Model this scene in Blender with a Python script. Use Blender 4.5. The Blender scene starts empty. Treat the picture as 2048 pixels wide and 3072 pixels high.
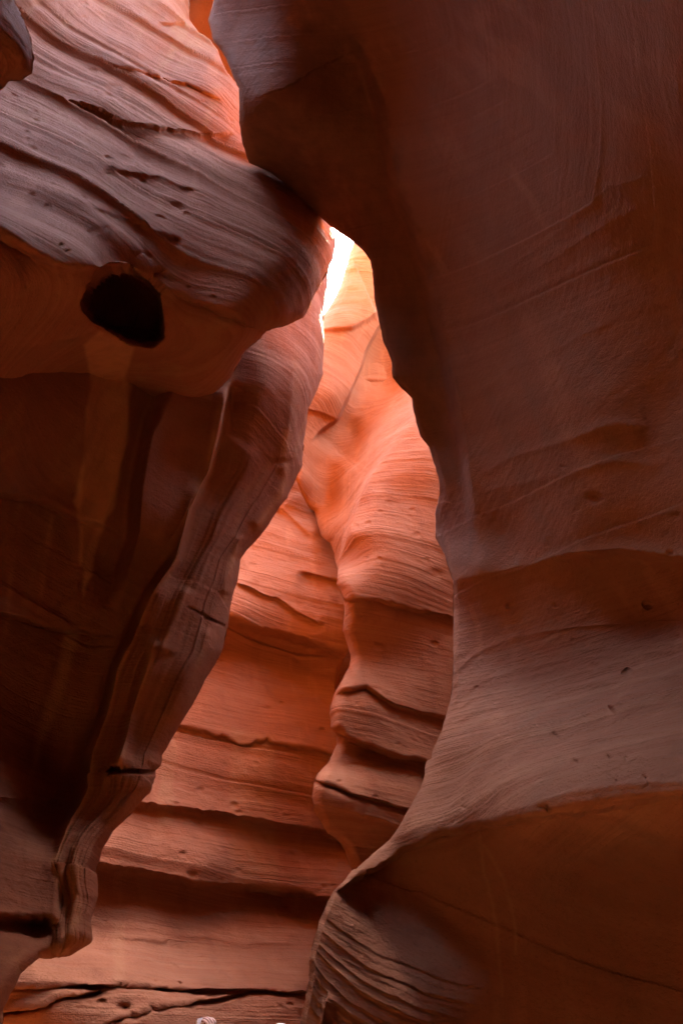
import bpy, math
import numpy as np
R = math.radians
sc = bpy.context.scene
C = sc.collection
rng = np.random.RandomState(7)

# ------------------------------------------------------------------ camera
TH = R(38.0); CT, ST = math.cos(TH), math.sin(TH); CZ = 1.6
cd = bpy.data.cameras.new('camera'); cam = bpy.data.objects.new('camera', cd); C.objects.link(cam)
cd.sensor_fit = 'VERTICAL'; cd.sensor_height = 36; cd.sensor_width = 24; cd.lens = 24
cd.clip_start = .05; cd.clip_end = 3000
cam.location = (0, 0, CZ); cam.rotation_euler = (R(90) + TH, 0, 0)
sc.camera = cam

# ------------------------------------------------------------------ light
SUN_EL, SUN_AZ = 67.0, 14.0
w = bpy.data.worlds.new('World'); sc.world = w; w.use_nodes = True
nt = w.node_tree; bg = nt.nodes['Background']
sky = nt.nodes.new('ShaderNodeTexSky'); sky.sky_type = 'NISHITA'; sky.sun_disc = False
sky.sun_elevation = R(SUN_EL); sky.sun_rotation = R(SUN_AZ)
sky.air_density = 1.0; sky.dust_density = 1.5; sky.altitude = 1200
wb = nt.nodes.new('ShaderNodeMix'); wb.data_type = 'RGBA'; wb.blend_type = 'MULTIPLY'; wb.inputs[0].default_value = 1; wb.inputs[7].default_value = (1.26, 1.02, .83, 1)   # the camera's warm white balance
nt.links.new(sky.outputs[0], wb.inputs[6]); nt.links.new(wb.outputs[2], bg.inputs[0]); bg.inputs[1].default_value = .15
sd = bpy.data.lights.new('sun', 'SUN'); so = bpy.data.objects.new('sun', sd); C.objects.link(so)
sd.energy = 3.0; sd.angle = R(.5); sd.color = (1, .92, .56)
so.rotation_euler = (R(90 - SUN_EL), 0, R(180 - SUN_AZ)); so.rotation_euler = (-R(90 - SUN_EL), 0, -R(SUN_AZ))
so.location = (0, 20, 30)
sc.view_settings.view_transform = 'Standard'; sc.view_settings.look = 'None'
sc.view_settings.exposure = 5.6; sc.view_settings.gamma = 1
sc.cycles.use_denoising = True
try:
    sc.cycles.denoiser = 'OPENIMAGEDENOISE'; sc.cycles.denoising_input_passes = 'RGB_ALBEDO_NORMAL'
    sc.cycles.denoising_prefilter = 'ACCURATE'
except Exception: pass
sc.cycles.max_bounces = 12; sc.cycles.diffuse_bounces = 6; sc.cycles.glossy_bounces = 2
sc.cycles.caustics_reflective = False; sc.cycles.caustics_refractive = False
sc.cycles.sample_clamp_indirect = 8

# ------------------------------------------------------------------ numpy noise
def _h(ix, iy, iz, seed):
    n = (ix.astype(np.int64) * 374761393 + iy.astype(np.int64) * 668265263 + iz.astype(np.int64) * 2147483647 + seed * 974711) & 0xffffffff
    n = ((n ^ (n >> 13)) * 1274126177) & 0xffffffff
    n = n ^ (n >> 16)
    return (n & 0xffffff).astype(np.float64) / 0xffffff * 2 - 1
def n3(x, y, z, seed=0):
    x = np.asarray(x, float); y = np.asarray(y, float) + 0 * x; z = np.asarray(z, float) + 0 * x
    ix, iy, iz = np.floor(x), np.floor(y), np.floor(z)
    fx, fy, fz = x - ix, y - iy, z - iz
    ux, uy, uz = [f * f * f * (f * (f * 6 - 15) + 10) for f in (fx, fy, fz)]
    r = 0
    for a in (0, 1):
        for b in (0, 1):
            for c in (0, 1):
                r = r + _h(ix + a, iy + b, iz + c, seed) * (ux if a else 1 - ux) * (uy if b else 1 - uy) * (uz if c else 1 - uz)
    return r
def fbm(x, y, z, seed=0, o=3, g=.5):
    r = 0; a = 1
    for k in range(o):
        f = 2.03 ** k
        r = r + a * n3(x * f + 11.3 * k, y * f + 5.1 * k, z * f + 3.7 * k, seed + k); a *= g
    return r
def n1(s, seed=0):
    return n3(s, 0.37, 0.61, seed)
def sstep(x): x = np.clip(x, 0, 1); return x * x * (3 - 2 * x)

# ------------------------------------------------------------------ survey: a sight line of the photo -> world
def ray(px, py):
    a = (np.asarray(px, float) - 1024) / 2048; b = (1536 - np.asarray(py, float)) / 2048
    return a, CT - b * ST, ST + b * CT
def world(px, py, t):
    a, dy, dz = ray(px, py)
    return np.stack([a * t, dy * t, CZ + dz * t], -1)
def tof(px, py, X=None, Y=None, T=None):
    a, dy, dz = ray(px, py)
    return T if T is not None else (X / a if X is not None else Y / dy)
def field(cps, lam=1e-6):
    P = np.array([(c[0], c[1]) for c in cps], float) / 1000
    W = np.array([1 / float(tof(c[0], c[1], **c[2])) for c in cps])
    n = len(P)
    def K(A, B):
        r2 = ((A[:, None, :] - B[None]) ** 2).sum(-1)
        return .5 * r2 * np.log(r2 + 1e-12)
    M = np.zeros((n + 3, n + 3)); M[:n, :n] = K(P, P) + lam * np.eye(n)
    M[:n, n] = 1; M[:n, n + 1:] = P; M[n, :n] = 1; M[n + 1:, :n] = P.T
    sol = np.linalg.solve(M, np.concatenate([W, np.zeros(3)]))
    def f(px, py):
        sh = px.shape; Q = np.stack([px.ravel(), py.ravel()], 1) / 1000
        out = np.empty(len(Q))
        for i in range(0, len(Q), 40000):
            q = Q[i:i + 40000]
            out[i:i + 40000] = K(q, P) @ sol[:n] + sol[n] + q @ sol[n + 1:]
        return 1 / np.clip(out, 1 / 40, 1 / .8).reshape(sh)
    return f
def sdist(px, py, pts):
    """distance to a polyline (positive on its right-hand side when walking along it, y down) and position 0..1 along it"""
    pts = np.array(pts, float); seg = np.diff(pts, axis=0); L = np.hypot(*seg.T); cum = np.concatenate([[0], np.cumsum(L)])
    best = np.full(px.shape, 1e9); sg = np.ones(px.shape); al = np.zeros(px.shape)
    for i in range(len(seg)):
        dx, dy = px - pts[i, 0], py - pts[i, 1]
        u = np.clip((dx * seg[i, 0] + dy * seg[i, 1]) / L[i] ** 2, 0, 1)
        ex, ey = dx - u * seg[i, 0], dy - u * seg[i, 1]
        d = np.hypot(ex, ey); m = d < best
        cr = seg[i, 0] * dy - seg[i, 1] * dx
        best = np.where(m, d, best); sg = np.where(m, np.sign(cr), sg); al = np.where(m, (cum[i] + u * L[i]) / cum[-1], al)
    return best * sg, al
def ends(al, e0=.12, e1=.12):
    r = 1
    if e0: r = r * sstep(al / e0)
    if e1: r = r * sstep((1 - al) / e1)
    return r
# ledge: walking along the curve, the right-hand side (below when walking right) is cut back by amp and recovers over L px;
# the other side swells out by lip towards the edge
def ledge(px, py, t, pts, amp, L, lip=0., Ll=40, edge=6, e0=.12, e1=.12, wob=6):
    wx = wob * n3(px / 60, py / 60, 0, 3) + wob * .5 * n3(px / 17, py / 17, 0, 4)
    s, al = sdist(px, py + wx, pts); k = ends(al, e0, e1)
    rec = np.where(s > 0, sstep(s / edge) * (1 - sstep(s / L)), 0)
    lp = np.where(s <= 0, np.exp(-np.abs(s) / Ll), 1 - sstep(s / (edge * 1.5)))
    return t + k * (amp * rec - lip * lp)
def ridge(px, py, t, pts, amp, wd, e0=.1, e1=.1, wob=5):
    wx = wob * n3(px / 70, py / 70, 0, 8)
    s, al = sdist(px + wx, py, pts)
    return t - ends(al, e0, e1) * amp * np.exp(-(np.abs(s) / wd) ** 1.3)

# ------------------------------------------------------------------ bedding of the sandstone
BED_Z = np.cumsum(np.array([.55, .9, .35, .7, 1.3, .5, .9, .4, 1.5, .6, .8, 1.1, .45, 1.2, .7, .9, 1.6, .8, 1.1, .7, 1.3, 1.0, 1.2])) - 1.6
BED_T = [(rng.uniform(-.16, .16), rng.uniform(-.14, .14)) for _ in range(len(BED_Z) + 1)]
def bedding(P, zmap=None):
    x, y, z = P[..., 0], P[..., 1], P[..., 2]
    if zmap: z = zmap(x, y, z)
    zz = z + .10 * n3(x * .35, y * .35, z * .2, 21) + .02 * x - .015 * y
    idx = np.searchsorted(BED_Z, zz.ravel()).reshape(zz.shape)
    tx = np.array([b[0] for b in BED_T])[idx]; ty = np.array([b[1] for b in BED_T])[idx]
    s = zz + .55 * (tx * x + ty * y) * .5 + .012 * fbm(x * .7, y * .7, z * .7, 31, 2)
    lo = np.concatenate([[BED_Z[0] - 1], BED_Z])[idx]; hi = np.concatenate([BED_Z, [BED_Z[-1] + 2]])[idx]
    return zz, s, idx, (zz - lo) / (hi - lo), hi - lo
def relief(P, strat=1., rough=1., nz=None, zmap=None):
    x, y, z = P[..., 0], P[..., 1], P[..., 2]
    zz, s, idx, fr, th = bedding(P, zmap)
    m1 = .55 + .45 * fbm(x * .9, y * .9, z * 1.4, 41, 2)          # where the laminae stand out
    m2 = np.clip(.5 + .9 * fbm(x * 1.3 + 7, y * 1.3, z * 2.2, 45, 2), 0, 1.5)
    h = 0.030 * n1(zz * 2.3, 1) + .018 * n1(zz * 5.1, 2)
    h = h + m1 * (.009 * n1(s * 13, 3) + .0055 * n1(s * 29, 4)) + m2 * (.0032 * n1(s * 61, 5) + .0016 * n1(s * 117, 6))
    h = h + .030 * (np.exp(-((fr - 1) * th / .05) ** 2) - .6 * np.exp(-(fr * th / .045) ** 2)) * (.3 + .7 * sstep(.5 + fbm(x * .6, y * .6, idx * 3.3, 51, 2)))
    r = .022 * fbm(x * 1.6, y * 1.6, z * 1.1, 61, 3) + .0022 * m2 * fbm(x * 6, y * 6, z * 30, 65, 2) + .0010 * fbm(x * 24, y * 24, z * 40, 67, 2)
    if nz is not None: h = h * np.clip(1.15 * np.sqrt(np.clip(1 - nz ** 2, 0, 1)), 0, 1) ** 1.5
    return strat * h + rough * r, s

# ------------------------------------------------------------------ material
def rock(name, c0, c1, c2, alb=.64, stain=(.30, .16, .10), stain_amt=.35, bump=.8, vary=1., coat_light_col=(.60, .31, .17)):
    c0, c1, c2, stain, coat_light_col = [(c[0] * alb, c[1] * alb * .93, c[2] * alb * .76) for c in (c0, c1, c2, stain, coat_light_col)]
    m = bpy.data.materials.new(name); m.use_nodes = True; nt = m.node_tree; N, L = nt.nodes, nt.links
    bs = N['Principled BSDF']; bs.inputs['Roughness'].default_value = .88
    bs.inputs['Specular IOR Level'].default_value = .22
    geo = N.new('ShaderNodeNewGeometry'); sep = N.new('ShaderNodeSeparateXYZ'); L.new(geo.outputs['Position'], sep.inputs[0])
    at = N.new('ShaderNodeAttribute'); at.attribute_name = 'lamina'
    def mth(op, a, b=None, cl=False):
        n = N.new('ShaderNodeMath'); n.operation = op; n.use_clamp = cl
        for i, v in enumerate((a, b)):
            if v is None: continue
            if isinstance(v, (int, float)): n.inputs[i].default_value = v
            else: L.new(v, n.inputs[i])
        return n.outputs[0]
    def vec(kx, ky, zsock, kz):
        c = N.new('ShaderNodeCombineXYZ'); L.new(mth('MULTIPLY', sep.outputs[0], kx), c.inputs[0])
        L.new(mth('MULTIPLY', sep.outputs[1], ky), c.inputs[1]); L.new(mth('MULTIPLY', zsock, kz), c.inputs[2]); return c.outputs[0]
    def noise(v, scale=1, detail=3, rough=.55):
        n = N.new('ShaderNodeTexNoise'); n.inputs['Scale'].default_value = scale; n.inputs['Detail'].default_value = detail
        n.inputs['Roughness'].default_value = rough; L.new(v, n.inputs['Vector']); return n.outputs['Fac']
    def mapr(v, a, b, c=0, d=1):
        n = N.new('ShaderNodeMapRange'); n.inputs[1].default_value = a; n.inputs[2].default_value = b
        n.inputs[3].default_value = c; n.inputs[4].default_value = d; L.new(v, n.inputs[0]); return n.outputs[0]
    def mix(f, a, b):
        n = N.new('ShaderNodeMix'); n.data_type = 'RGBA'
        if isinstance(f, (int, float)): n.inputs[0].default_value = f
        else: L.new(f, n.inputs[0])
        for i, v in ((6, a), (7, b)):
            if isinstance(v, tuple): n.inputs[i].default_value = (*v, 1)
            else: L.new(v, n.inputs[i])
        return n.outputs[2]
    S = at.outputs['Fac']
    a2 = N.new('ShaderNodeAttribute'); a2.attribute_name = 'ribbing'; RB = a2.outputs['Fac']
    a3 = N.new('ShaderNodeAttribute'); a3.attribute_name = 'coat_light'; CT_ = a3.outputs['Fac']  # mineral drips, plus light and shade painted into the colour
    lamA = noise(vec(.12, .12, S, 7), 1, 4, .65)
    lamB = noise(vec(.22, .22, S, 34), 1, 3, .6)
    lamC = noise(vec(.5, .5, S, 105), 1, 2, .5)
    col = mix(mapr(lamA, .35, .65), c0, c1)
    col = mix(mth('MULTIPLY', mapr(lamB, .38, .68, 0, .75 * vary), RB), col, c2)
    col = mix(mth('MULTIPLY', mapr(lamC, .5, .7, 0, .30 * vary), RB), col, tuple(v * .62 for v in c0))
    blot = noise(vec(1.1, 1.1, sep.outputs[2], 1.4), 1, 4, .6)
    col = mix(mapr(blot, .45, .7, 0, .35), col, tuple(v * 1.18 for v in c1))
    # run-down mineral streaks, long in z
    st = noise(vec(5.5, 5.5, sep.outputs[2], .22), 1, 4, .55)
    stm = noise(vec(.7, .7, sep.outputs[2], .5), 1, 2, .5)
    col = mix(mth('MULTIPLY', mapr(st, .52, .66, 0, stain_amt), mapr(stm, .42, .58)), col, stain)
    col = mix(mth('MULTIPLY', mapr(st, .46, .36, 0, .30), mapr(stm, .58, .42)), col, tuple(min(1, v * 1.35) for v in c2))
    sp = noise(vec(60, 60, sep.outputs[2], 60), 1, 2, .5)
    col = mix(mapr(sp, .62, .75, 0, .35), col, tuple(v * .55 for v in c0))
    cb = noise(vec(9, 9, sep.outputs[2], 2.2), 1, 4, .6)
    col = mix(mth('MULTIPLY', mth('MAXIMUM', CT_, 0), mapr(cb, .3, .6, .55, 1)), col, coat_light_col)  # positive: pale drips and painted light
    col = mix(mth('MULTIPLY', mth('MAXIMUM', mth('MULTIPLY', CT_, -1), 0), mapr(cb, .35, .65, .4, 1)), col, (.09, .035, .02))  # negative: painted shade of the fin
    L.new(col, bs.inputs['Base Color'])
    patch = noise(vec(1.3, 1.3, sep.outputs[2], 2.4), 1, 3, .6)
    hgt = mth('ADD', mth('ADD', mth('MULTIPLY', lamA, .014), mth('MULTIPLY', lamB, .013)), mth('MULTIPLY', lamC, .0050))
    hgt = mth('MULTIPLY', hgt, mth('MULTIPLY', RB, mapr(patch, .35, .62, .25, 1.25)))
    grain = noise(vec(45, 45, sep.outputs[2], 70), 1, 4, .65)
    gr2 = noise(vec(160, 160, sep.outputs[2], 160), 1, 3, .6)
    hgt = mth('ADD', hgt, mth('ADD', mth('MULTIPLY', grain, .0085), mth('MULTIPLY', gr2, .0035)))
    b = N.new('ShaderNodeBump'); b.inputs['Strength'].default_value = bump; b.inputs['Distance'].default_value = 1.0
    L.new(hgt, b.inputs['Height']); L.new(b.outputs[0], bs.inputs['Normal'])
    return m
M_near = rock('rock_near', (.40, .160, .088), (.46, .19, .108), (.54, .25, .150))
M_left = rock('rock_left', (.40, .139, .068), (.46, .166, .085), (.54, .222, .122), alb=.80, stain=(.52, .25, .12), stain_amt=.5, coat_light_col=(.85, .42, .20))
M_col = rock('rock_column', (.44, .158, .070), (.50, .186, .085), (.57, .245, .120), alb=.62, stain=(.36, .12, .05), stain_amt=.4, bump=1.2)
M_curt = rock('rock_curtain', (.40, .137, .064), (.46, .160, .078), (.54, .215, .110), alb=.52, stain=(.52, .24, .11), stain_amt=.5, coat_light_col=(1.0, .48, .22))  # darkened copy of the left rock, standing in for shade on the folds
M_far = rock('rock_far', (.44, .168, .088), (.50, .20, .108), (.57, .26, .150), stain=(.34, .13, .07), stain_amt=.4, bump=1.3)

# ------------------------------------------------------------------ mesh from a grid
def props(o, label=None, cat=None, group=None, kind=None):
    for k, v in (('label', label), ('category', cat), ('group', group), ('kind', kind)):
        if v: o[k] = v
def mesh_from(name, V, F, mat, parent=None, lam=None, smooth=True, det=None, coat_light=None):
    me = bpy.data.meshes.new(name)
    V = np.ascontiguousarray(V.reshape(-1, 3), np.float32); F = np.ascontiguousarray(F, np.int32)
    me.vertices.add(len(V)); me.vertices.foreach_set('co', V.ravel())
    me.loops.add(F.size); me.loops.foreach_set('vertex_index', F.ravel())
    me.polygons.add(len(F)); me.polygons.foreach_set('loop_start', np.arange(0, F.size, 4, dtype=np.int32))
    me.update(calc_edges=True)
    if smooth: me.polygons.foreach_set('use_smooth', np.ones(len(F), bool))
    if lam is not None:
        a = me.attributes.new('lamina', 'FLOAT', 'POINT'); a.data.foreach_set('value', lam.ravel().astype(np.float32))
    for nm, ar in (('ribbing', det), ('coat_light', coat_light)):
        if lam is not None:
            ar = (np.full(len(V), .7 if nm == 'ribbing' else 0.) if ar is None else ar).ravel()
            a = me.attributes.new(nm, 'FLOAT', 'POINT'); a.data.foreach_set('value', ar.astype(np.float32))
    me.materials.append(mat); me.validate()
    o = bpy.data.objects.new(name, me); C.objects.link(o)
    if parent: o.parent = parent
    return o
def gfaces(nr, nc, flip=False):
    i = np.arange(nr * nc).reshape(nr, nc)
    q = np.stack([i[:-1, :-1], i[:-1, 1:], i[1:, 1:], i[1:, :-1]], -1).reshape(-1, 4)
    return q[:, ::-1] if flip else q
def normals(P):
    a = np.gradient(P, axis=1); b = np.gradient(P, axis=0)
    n = np.cross(a, b); n /= np.linalg.norm(n, axis=-1, keepdims=True) + 1e-9
    return n
def smooth_n(P, k=2):
    Q = P.copy()
    for _ in range(k):
        Q[1:-1, 1:-1] = (Q[1:-1, 1:-1] * 2 + Q[:-2, 1:-1] + Q[2:, 1:-1] + Q[1:-1, :-2] + Q[1:-1, 2:]) / 6
    return normals(Q)

def layer(name, sil, far_px, f, feats, mat, parent, side, step=4., rnd=(.25, 60), skirt=None, top=None, bottom=True,
          ext=None, strat=1., rough=1., pits=0, pitbox=None, seed=1, det=None, coat_light=None, zmap=None):
    """A rock face. sil: its traced edge (x,y) monotone in y; far_px: where it leaves the picture on the other side.
    side=+1: rock lies to the right of the edge, -1 to the left."""
    sil = np.array(sil, float)
    # rows: denser where the edge runs sideways
    seg = np.diff(sil, axis=0); ln = np.maximum(np.abs(seg[:, 1]), np.hypot(*seg.T) * .85); cum = np.concatenate([[0], np.cumsum(ln)])
    nr = int(cum[-1] / step) + 2; q = np.linspace(0, cum[-1], nr)
    ex = np.interp(q, cum, sil[:, 0]); ey = np.interp(q, cum, sil[:, 1])
    ex = ex + 3.0 * n1(q / 26, seed + 5) + 1.3 * n1(q / 9, seed + 6)
    if callable(far_px): fx = far_px(ey)
    else: fx = np.full(nr, float(far_px))
    nc = int(np.abs(fx - ex).max() / step) + 2
    u = np.linspace(0, 1, nc); uu = u ** 1.15
    px = ex[:, None] + (fx - ex)[:, None] * uu[None]
    py = np.repeat(ey[:, None], nc, 1)
    t = f(px, py)
    for ft in feats: t = ft(px, py, t)
    ds, _ = sdist(px, py, sil[::2] if len(sil) > 60 else sil)
    x = np.clip(np.abs(ds) / rnd[1], 0, 1)
    t = t + rnd[0] * (1 - np.sqrt(np.clip(1 - (1 - x) ** 2, 0, 1)))
    if pits:
        rg = np.random.RandomState(seed * 13 + 1); bx = pitbox
        for _ in range(pits):
            cx, cy = rg.uniform(bx[0], bx[2]), rg.uniform(bx[1], bx[3]); rr = rg.choice([5, 6, 7, 9, 14], p=[.3, .3, .2, .15, .05])
            m = (np.abs(px - cx) < 4 * rr) & (np.abs(py - cy) < 4 * rr)
            if not m.any(): continue
            d2 = ((px[m] - cx) / (rr * 1.5)) ** 2 + ((py[m] - cy - .12 * (px[m] - cx)) / rr) ** 2
            t[m] += rg.uniform(.0015, .0042) * rr * np.exp(-d2 ** 1.4)
    P = world(px, py, t)
    DT = det(px, py) if det else np.full(px.shape, .8); CO = coat_light(px, py) if coat_light else 0 * px
    nL = nR = nT = nB = 0; c0_ = P.shape[1]; r0_ = P.shape[0]
    # the part behind the edge: the rock turns away from us and goes on
    if skirt is not None:
        sk = [P[:, 0]]
        acc = P[:, 0].copy()
        cols = []
        for k, (dx, dy) in enumerate(skirt):
            nz = .12 * fbm(acc[:, 0] * 1.2 + k, acc[:, 1] * 1.2, acc[:, 2] * .7, seed + 9, 2)
            prev = cols[-1] if cols else P[:, 0]
            vd = P[:, 0] - np.array([0, 0, CZ]); vd /= np.linalg.norm(vd, axis=1, keepdims=True)
            cur = P[:, 0] + vd * dy * 1.1 + np.stack([side * dx + nz * min(1, k / 3), nz * min(1, k / 3), 0 * nz], -1)
            if k == 0: cols.append(cur); continue
            n_in = max(1, int(np.hypot(skirt[k][0] - skirt[k - 1][0], skirt[k][1] - skirt[k - 1][1]) / .12))
            for j in range(1, n_in + 1): cols.append(prev + (cur - prev) * j / n_in)
        P = np.concatenate([np.stack(cols[::-1], 1), P], 1); nL = len(cols)
    # the part running past the picture's side, along the passage behind the viewer
    if ext is not None:
        last = P[:, -1]; cols = []; n = 60
        d = np.array(ext, float)
        for k in range(1, n + 1):
            v = (k / n) ** 1.6
            tgt = last + d * v
            w_ = min(1, v * 3)
            nz = .25 * fbm(tgt[:, 0] * .5, tgt[:, 1] * .8, tgt[:, 2] * .5, seed + 19, 3) * w_
            cols.append(tgt + np.stack([nz, 0 * nz, 0 * nz], -1))
        P = np.concatenate([P, np.stack(cols, 1)], 1); nR = len(cols)
    if top is not None:
        r0 = P[0]; rows = []; n = 50; zt, lx, ly, out = top[:4]
        if len(top) > 4:      # an unseen overhanging lip first, shaped to shade the wall below, then up
            xl, zl = top[4:]; tg = r0.copy(); tg[:, 0] = np.minimum(r0[:, 0], xl - .05 * (r0[:, 0] - xl)); tg[:, 2] = np.maximum(zl, r0[:, 2] + .8); tg[:, 1] -= .15
            for k in range(1, 41):
                v = k / 40; row = r0 + (tg - r0) * np.stack([0 * tg[:, 0] + v ** 1.25, 0 * tg[:, 0] + v, 0 * tg[:, 0] + v ** .9], 1)
                nz = .12 * fbm(row[:, 0] * .8, row[:, 1] * .8, row[:, 2] * .8, seed + 33, 3) * min(1, v * 4); row[:, 2] += nz; rows.append(row)
            r0 = rows[-1].copy()
        for k in range(1, n + 1):
            v = k / n
            row = r0.copy(); row[:, 2] = r0[:, 2] + (zt - r0[:, 2]) * v
            row[:, 0] += lx * v * (zt - r0[:, 2]) / 6; row[:, 1] += ly * v * (zt - r0[:, 2]) / 6
            nz = .22 * fbm(row[:, 0] * .8, row[:, 1] * .8, row[:, 2] * .8, seed + 29, 3) * min(1, v * 4)
            row[:, 0] += nz; rows.append(row)
        e = rows[-1]
        for k in range(1, 9):
            row = e.copy(); row[:, 0] += out[0] * (k / 8) ** 1.5; row[:, 1] += out[1] * (k / 8) ** 1.5; row[:, 2] += .35 * math.sin(k / 8 * 1.57)
            rows.append(row)
        P = np.concatenate([np.stack(rows[::-1], 0), P], 0); nT = len(rows)
    if bottom:
        r0 = P[-1]; rows = []
        for k in range(1, 22):
            row = r0.copy(); v = k / 21; row[:, 2] = r0[:, 2] + (-.4 - r0[:, 2]) * v
            row[:, 1] += .15 * math.sin(v * 3) ; rows.append(row)
        P = np.concatenate([P, np.stack(rows, 0)], 0); nB = len(rows)
    DT = np.pad(DT, ((nT, nB), (nL, nR)), 'edge'); CO = np.pad(CO, ((nT, nB), (nL, nR)))
    nrm = smooth_n(P, 3)
    tocam = np.array([0, 0, CZ]) - P
    sgn = np.sign((nrm * tocam).sum(-1)); mid = np.sign(np.median(sgn)) or 1
    nrm = nrm * mid
    h, s = relief(P, strat * DT, rough, nrm[..., 2], zmap)
    if nL: h = h * (.3 + .7 * np.clip(np.abs(np.arange(P.shape[1]) - nL) / 6, 0, 1))[None]
    P = P + nrm * h[..., None]
    return mesh_from(name, P, gfaces(P.shape[0], P.shape[1], mid < 0), mat, parent, s, True, DT, CO)

def empty(name, loc, label, cat, group=None):
    o = bpy.data.objects.new(name, None); C.objects.link(o); o.location = loc; o.empty_display_size = .3
    props(o, label, cat, group); return o
def pin(root):
    """children were meshed in world space: shift them so the thing's origin is its base"""
    for ch in root.children:
        v = np.empty(len(ch.data.vertices) * 3, np.float32); ch.data.vertices.foreach_get('co', v)
        v = v.reshape(-1, 3) - np.array(root.location, np.float32); ch.data.vertices.foreach_set('co', v.ravel()); ch.data.update()
def soft(px, py, poly, w):
    h = np.array(poly + [poly[0]], float); ins = np.zeros(px.shape, bool)
    wx = 5 * n3(px / 40, py / 40, 0, 77)
    for i in range(len(h) - 1):
        (x0, y0), (x1, y1) = h[i], h[i + 1]
        if y0 == y1: continue
        ins ^= ((y0 > py) != (y1 > py)) & (px + wx < (x1 - x0) * (py - y0) / (y1 - y0) + x0)
    s_, _ = sdist(px + wx, py, h)
    d = np.where(ins, 1, -1) * np.abs(s_)
    return sstep(.5 + d / w)
def Lg(pts, amp, Ln, **k): return lambda px, py, t: ledge(px, py, t, pts, amp, Ln, **k)
def Rg(pts, amp, wd, **k): return lambda px, py, t: ridge(px, py, t, pts, amp, wd, **k)

# ================================================================== RIGHT NEAR WALL
X = lambda v: dict(X=v)
Y = lambda v: dict(Y=v)
T = lambda v: dict(T=v)
silA = [(655, -60), (640, 0), (625, 60), (640, 118), (675, 172), (700, 230), (715, 262), (717, 320), (716, 366), (727, 424), (746, 488), (808, 514), (849, 546), (914, 605),
        (986, 677), (1049, 719), (1087, 749), (1110, 780), (1118, 814), (1125, 891), (1139, 971), (1146, 1021), (1173, 1086), (1175, 1132), (1202, 1163), (1234, 1193), (1240, 1243),
        (1259, 1308), (1286, 1342), (1301, 1396), (1313, 1434), (1317, 1480), (1302, 1540), (1305, 1612), (1331, 1664), (1357, 1742), (1360, 1840), (1357, 2004), (1354, 2048), (1350, 2087),
        (1331, 2166), (1305, 2264), (1279, 2329), (1239, 2407), (1174, 2518), (1109, 2570), (1057, 2616), (1024, 2649), (1002, 2669), (982, 2707), (957, 2763), (941, 2812), (932, 2850),
        (925, 2881), (925, 2919), (918, 2970), (905, 3034), (900, 3072), (893, 3130)]
cpA = [(640, 60, Y(2.1)), (740, 460, Y(2.75)), (850, 540, Y(3.0)), (990, 680, Y(3.25)), (1110, 780, Y(3.0)), (1140, 970, Y(3.1)), (1175, 1130, Y(3.2)), (1240, 1240, Y(3.35)), (1310, 1430, Y(3.55)),
       (1305, 1600, Y(4.1)), (1355, 1800, Y(4.1)), (1355, 2050, Y(4.0)), (1300, 2280, Y(3.8)), (1174, 2518, Y(3.6)), (1024, 2649, Y(3.35)), (960, 2760, Y(3.2)), (925, 2900, Y(3.1)), (900, 3072, Y(3.05)),
       (800, 0, Y(1.75)), (800, 300, Y(2.15)), (950, 300, Y(2.1)), (950, 500, Y(2.6)), (1050, 120, Y(1.85)), (1150, 300, Y(2.1)), (1200, 560, Y(2.45)), (1290, 800, Y(2.75)), (1350, 1050, Y(3.0)), (1400, 1300, Y(3.2)), (1430, 1550, Y(3.4)), (1430, 1700, Y(3.5)),
       (1500, 0, X(.70)), (2048, 0, X(.85)), (2300, 0, X(.88)), (1500, 400, X(.83)), (1500, 800, X(.90)), (1750, 600, X(1.0)), (2048, 600, X(1.15)), (2300, 600, X(1.2)),
       (1550, 1200, X(.97)), (1800, 1200, X(1.12)), (2048, 1200, X(1.35)), (2300, 1200, X(1.4)),
       (1500, 1600, X(.95)), (1700, 1600, X(1.08)), (2048, 1600, X(1.32)), (2300, 1600, X(1.35)),
       (1500, 1850, X(.96)), (1700, 1900, X(1.15)), (2048, 1900, X(1.38)), (2300, 1900, X(1.35)),
       (1500, 2150, X(.82)), (1700, 2150, X(.98)), (2048, 2100, X(1.2)), (2300, 2100, X(1.25)),
       (1400, 2460, Y(3.1)), (1250, 2500, Y(3.4)), (1600, 2430, X(.64)), (1800, 2400, X(.79)), (2048, 2370, X(.95)), (2300, 2350, X(1.12)),
       (1300, 2660, T(3.12)), (1500, 2660, T(2.9)), (1750, 2620, X(.95)), (2048, 2620, X(1.18)), (2300, 2600, X(1.3)),
       (1100, 2780, T(2.85)), (1080, 3000, T(2.56)), (1250, 3000, T(2.66)), (1250, 2800, T(2.98)), (1450, 2950, T(2.88)), (1700, 2950, T(2.92)), (2048, 3000, X(1.3)), (2300, 3000, X(1.6)), (1500, 3130, T(2.85))]
def dipA(x, y, z):
    yy = np.clip(y - 3, -1.6, 1.4)
    s_ = (z + .70 * yy) / (1 + .3 * yy)
    s_ = np.where(s_ < 2.2, 2.2 + (z - 2.2), s_)
    return s_ + .42 * (x - .3) * sstep((2.32 - z) / .2)
LOBE = []
for k_, (am, of) in enumerate([(.012, 0), (.006, .09), (.016, .2), (.007, .28), (.012, .38), (.018, .5), (.006, .57), (.012, .68), (.016, .8), (.008, .88), (.014, 1.0), (.012, 1.15)]):
    c0_ = np.array([(965, 2740), (1030, 2790), (1130, 2860), (1300, 2930), (1560, 2990)], float); c1_ = np.array([(912, 2930), (950, 3000), (1020, 3080), (1150, 3160), (1300, 3240)], float)
    LOBE.append(Lg(c0_ + (c1_ - c0_) * of, am * .55, 34, lip=am * .45, Ll=14, edge=5, e0=.06, e1=.45, wob=3))
FLANK = []
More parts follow.
